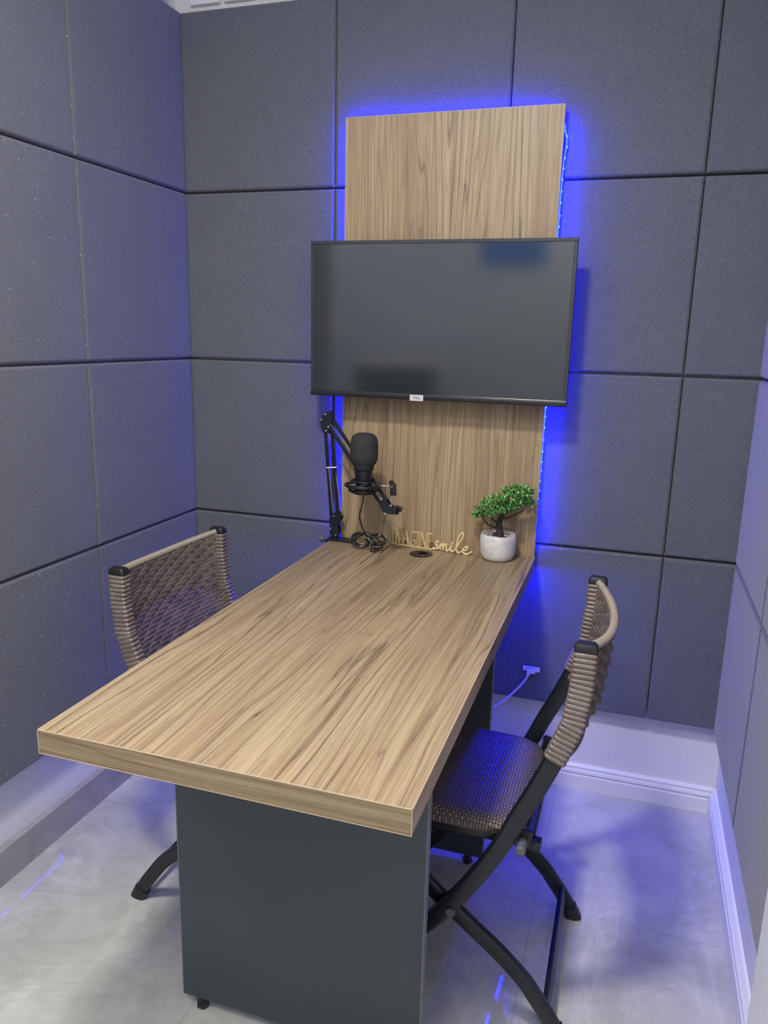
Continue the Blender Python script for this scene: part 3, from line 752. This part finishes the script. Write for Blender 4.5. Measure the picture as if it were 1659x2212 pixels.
# cable
def cab(pts, r=.0022, n=8): bm = NB(); sweep(bm, spline(pts, n), circ(8, r), ref=(1, 0, .3)); return bm
bm = cab([(.664, -.2, .938), (.662, -.2, .915), (.655, -.192, .890), (.645, -.18, .862), (.645, -.165, .835), (.652, -.155, .810), (.660, -.150, .792), (.668, -.148, .778)], .0021)
rr = random.Random(3)
for i, (cx, cz, rx, rz_, tl, yy) in enumerate([(.640, .783, .030, .022, .2, -.150), (.642, .779, .034, .019, .05, -.144), (.646, .786, .026, .021, .4, -.154), (.638, .785, .030, .018, -.1, -.140), (.650, .781, .030, .017, .25, -.136),
                                     (.692, .775, .017, .018, -.5, -.168), (.690, .785, .024, .014, -.2, -.140), (.688, .783, .022, .018, -.3, -.134), (.684, .786, .026, .014, .1, -.128)]):
    pts = []
    for k in range(12):
        a = 2*math.pi*k/12; u, w = rx*math.cos(a), rz_*math.sin(a)
        x_ = u*math.cos(tl)-w*math.sin(tl); z_ = u*math.sin(tl)+w*math.cos(tl)
        pts.append((cx+x_+rr.uniform(-.0015, .0015), yy+z_*.55+rr.uniform(-.002, .002), max(cz+z_*.85, ZT+.0028)))
    sweep(bm, spline(pts, 4, True), circ(7, .0021), ref=(0, 1, 0), closed=True)
o = tag(obj('microphone_cable', bm, BCABLE, smooth=True), 'black cable hanging from the microphone and coiled on the desk', 'cable')
bm = NB()
sweep(bm, spline([(.662, -.152, .790), (.671, -.154, .784), (.680, -.152, .776)], 5), circ(12, .0085, .010), ref=(0, 1, 0)); obj('cable_tie', bm, BLACK_PLASTIC, o, smooth=True)
bm = NB(); cyl(bm, (.682, -.158, .766), (.704, -.154, .768), .0062, 14); cyl(bm, (.704, -.154, .768), (.710, -.153, .769), .004, 12); obj('plug', bm, BLACK_PLASTIC, o, smooth=True)
bm = NB(); cyl(bm, (.688, -.134, .789), (.693, -.136, .800), .0035, 10); obj('plug_tip', bm, CHROME, o, smooth=True)

# ------------------------------------------------------------------ gold words
def bar(bm, p, q, w, y0, y1):
    p, q = Vector((p[0], 0, p[1])), Vector((q[0], 0, q[1])); T = (q-p).normalized(); n = Vector((-T.z, 0, T.x))*w/2
    p = p-T*w*.4; q = q+T*w*.4
    c = [p+n, q+n, q-n, p-n]
    a = [bm.verts.new((v.x, y0, v.z)) for v in c]; d = [bm.verts.new((v.x, y1, v.z)) for v in c]
    bm.faces.new(a); bm.faces.new(d[::-1])
    for j in range(4): k = (j+1) % 4; bm.faces.new((a[j], a[k], d[k], d[j]))
t = thing('gold_word_ornament', 'gold metal ornament spelling IMAGINE, standing at the back of the desk', 'ornament', (.708, -.058, ZT), R(-8))
hh = .048
segs = {
 'I': [[(0, .97), (.014, .97)], [(.004, 0), (.004, .97)], [(.0115, 0), (.0115, .97)], [(.004, 0), (.0115, 0)]],
 'M': [[(0, .0), (.0, 1)], [(0, 1), (.0095, .06)], [(.003, 1), (.0115, .2)], [(.0095, .06), (.019, .9)], [(.019, .9), (.0215, 0)]],
 'A': [[(0, 0), (.0095, .92)], [(.0095, .92), (.019, 0)], [(.012, .92), (.0215, 0)], [(.005, .38), (.0145, .38)]],
 'G': [[(.018, .88), (.010, .93)], [(.010, .93), (.003, .72)], [(.003, .72), (0, .42)], [(0, .42), (.003, .10)], [(.003, .10), (.010, 0)], [(.010, 0), (.017, .1)], [(.017, .1), (.0175, .38)], [(.0175, .38), (.0105, .38)]],
 'J': [[(0, .94), (.016, .94)], [(.005, 0), (.005, .94)], [(.011, 0), (.011, .94)], [(.005, 0), (.011, 0)]],
 'N': [[(0, 0), (0, .95)], [(0, .95), (.014, 0)], [(.003, .95), (.017, 0)], [(.017, 0), (.017, .95)]],
 'E': [[(0, .97), (.0150, .97)], [(0, 0), (0, .97)], [(.0035, 0), (.0035, .97)], [(.003, .5), (.011, .5)], [(0, 0), (.0150, 0)]]}
order = [('I', 0), ('M', .0155), ('A', .036), ('G', .060), ('J', .0785), ('N', .0955), ('E', .1165)]
for ch, xo in order:
    bm = NB()
    for a, c in segs[ch]: bar(bm, (xo+a[0], .0015+a[1]*hh), (xo+c[0], .0015+c[1]*hh), .0014, -.0035, .0035)
    obj('letter', bm, GOLD, t)
bm = NB(); box(bm, .002, .134, -.0035, .0035, 0, .0014); obj('base_bar', bm, GOLD, t)
t = thing('gold_script_ornament', 'gold script ornament spelling smile, in front of the potted tree side', 'ornament', (.842, -.082, ZT), R(-7))
t['label'] = 'gold script ornament spelling smile, between the other word and the potted tree'
strokes = [[(0, .006), (.006, .004), (.012, .007), (.014, .013), (.009, .019), (.008, .024), (.013, .028), (.017, .024)],
           [(.014, .006), (.020, .010), (.024, .022), (.023, .010), (.024, .004)], [(.024, .010), (.029, .022), (.032, .020), (.031, .008), (.032, .004)], [(.032, .010), (.037, .022), (.041, .019), (.040, .008), (.043, .004), (.049, .007), (.053, .014)],
           [(.056, .023), (.054, .010), (.056, .004), (.061, .005), (.068, .013)],
           [(.066, .010), (.076, .028), (.088, .050), (.089, .061), (.083, .062), (.076, .048), (.071, .026), (.071, .010), (.075, .003), (.082, .005), (.088, .011)],
           [(.088, .011), (.096, .013), (.102, .018), (.101, .023), (.096, .023), (.091, .017), (.089, .009), (.093, .003), (.101, .002), (.109, .006), (.115, .012)]]
bm = NB()
for st in strokes:
    sweep(bm, spline([(x*1.05, 0, z+.0008) for x, z in st], 6), rrect(.0022, .0050, .0009, 1), ref=(0, 1, 0))
cyl(bm, (.0605, -.005, .030), (.0605, .005, .030), .0028, 10)
obj('word', bm, GOLD, t, smooth=True)

# ------------------------------------------------------------------ potted tree
t = thing('potted_tree', 'small artificial green tree in a white marble pot on the desk', 'potted plant', (1.0365, -.100, ZT))
bm = NB()
lathe(bm, [(0, 0), (.034, 0), (.041, .003), (.046, .010), (.0495, .022), (.0512, .040), (.0512, .060), (.0500, .070), (.0475, .0745), (.0445, .074), (.0435, .068), (.0425, .060), (0, .060)], 64); obj('pot', bm, POT, t, smooth=True)
bm = NB(); pr_ = random.Random(5)
for k in range(110):
    a = pr_.uniform(0, 6.283); r_ = .040*math.sqrt(pr_.random()); s_ = pr_.uniform(.003, .0055)
    mm = Matrix.Translation((r_*math.cos(a), r_*math.sin(a), .064+pr_.uniform(0, .004))) @ Matrix.Rotation(pr_.uniform(0, 3), 4, 'Z') @ Matrix.Diagonal((s_*1.3, s_, s_*.75, 1))
    bmesh.ops.create_icosphere(bm, subdivisions=1, radius=1, matrix=mm)
o = obj('pebbles', bm, PEBBLE, t, smooth=True, autosmooth=False); o['kind'] = 'stuff'
bm = NB()
sweep(bm, spline([(.002, 0, .058), (.003, 0, .075), (.0, 0, .100), (.004, 0, .125), (.018, .002, .150)], 6), circ(10, .0085), ref=(0, 1, 0), scales=[1.5-.9*min(1, i/24)+.08*math.sin(i*2) for i in range(25)])
for br in ([(.0, 0, .094), (-.015, -.002, .093), (-.032, -.004, .100), (-.045, -.004, .115), (-.052, 0, .125)], [(.004, 0, .118), (.028, 0, .125), (.05, .002, .138), (.07, 0, .150)],
           [(0, 0, .105), (-.01, -.02, .115), (-.02, -.03, .13)], [(.002, 0, .12), (.02, .02, .14), (.03, .03, .17)], [(.001, 0, .12), (.012, -.02, .14), (.03, -.03, .16)]):
    q = spline(br, 5); sweep(bm, q, circ(7, .0026), ref=(0, 1, 0), scales=[1.25-.8*i/len(q) for i in range(len(q))])
for br in ([(0, 0, .068), (.014, -.012, .070), (.026, -.016, .068)], [(0, 0, .068), (-.014, -.010, .071), (-.028, -.004, .068)], [(0, 0, .068), (-.008, .012, .070), (-.02, .02, .069)]):
    sweep(bm, spline(br, 4), circ(6, .0028), ref=(0, 0, 1))
obj('trunk', bm, BARK, t, smooth=True, autosmooth=False)
bm = NB(); lr = random.Random(11)
def leaf(c, d, up, L):
    d = d.normalized(); s = d.cross(up)
    if s.length < 1e-3: s = d.cross(Vector((1, 0, 0)))
    s.normalize(); n = s.cross(d); w = L*.33
    a = bm.verts.new(c); m1 = bm.verts.new(c+d*L*.5+n*-.0004); tp = bm.verts.new(c+d*L-n*L*.12)
    l1 = bm.verts.new(c+d*L*.3+s*w+n*L*.08); l2 = bm.verts.new(c+d*L*.72+s*w*.85+n*L*.05); r1 = bm.verts.new(c+d*L*.3-s*w+n*L*.08); r2 = bm.verts.new(c+d*L*.72-s*w*.85+n*L*.05)
    for f in ((a, m1, l1), (l1, m1, l2), (l2, m1, tp), (a, r1, m1), (r1, r2, m1), (r2, tp, m1)): bm.faces.new(f)
for k in range(260):
    # canopy: flattened ellipsoid tilted up to the right
    a = lr.uniform(0, 6.283); rr_ = lr.random()**.5; h = lr.uniform(-.35, 1)
    lx = .080*rr_*math.cos(a); ly = .048*rr_*math.sin(a); th_ = .050*math.sqrt(max(0, 1-rr_*rr_))
    lz = h*th_+.004
    c0 = Vector((.010+lx, ly, .146+lz+lx*.42))
    out = Vector((lx*9, ly*14, lz*18+.35)).normalized()
    nl = lr.randint(7, 11)
    stem = c0+out*.004
    for j in range(nl):
        dd = (out+Vector((lr.uniform(-1, 1), lr.uniform(-1, 1), lr.uniform(-.8, 1)))*.95).normalized()
        leaf(stem+Vector((lr.uniform(-.004, .004), lr.uniform(-.004, .004), lr.uniform(-.004, .004))), dd, Vector((0, 0, 1)), lr.uniform(.006, .0105))
for tipc in (Vector((-.074, -.002, .130)), Vector((.098, 0, .176)), Vector((.092, -.004, .168)), Vector((-.066, -.006, .126)), Vector((.01, 0, .205))):
    for j in range(14): leaf(tipc+Vector((lr.uniform(-.01, .01), lr.uniform(-.01, .01), lr.uniform(-.006, .006))), Vector((lr.uniform(-1, 1), lr.uniform(-1, 1), lr.uniform(-.5, 1))), Vector((0, 0, 1)), lr.uniform(.006, .0095))
o = obj('foliage', bm, LEAF, t); o['kind'] = 'stuff'

# ------------------------------------------------------------------ outlet and white lead
t = thing('wall_outlet', 'small white power outlet set in a slot in the foam behind the right chair', 'outlet', (1.145, 0, .392))
bm = NB(); box(bm, -.026, .026, -.0025, .0005, -.0085, .0085); obj('face_plate', bm, WPLAST, t, bevel=.001)
bm = NB(); box(bm, -.0285, .0285, -.0012, .001, -.011, .011); obj('slot_edge', bm, DARKTXT, t)
t = thing('power_cord', 'white power cord plugged in the outlet and running behind the desk', 'cord', (1.145, 0, .392))
bm = NB(); box(bm, -.012, .014, -.020, -.003, -.009, .007); box(bm, -.012, -.002, -.022, -.006, -.018, -.006); obj('plug', bm, WPLAST, t, bevel=.003)
bm = NB(); sweep(bm, spline([(-.007, -.015, -.014), (-.014, -.02, -.030), (-.034, -.026, -.058), (-.062, -.034, -.090), (-.088, -.045, -.112), (-.12, -.055, -.128), (-.2, -.06, -.13), (-.34, -.05, -.06), (-.40, -.04, .15), (-.40, -.03, .31)], 8), circ(8, .0033), ref=(0, 1, 0)); obj('lead', bm, WCABLE, t, smooth=True)
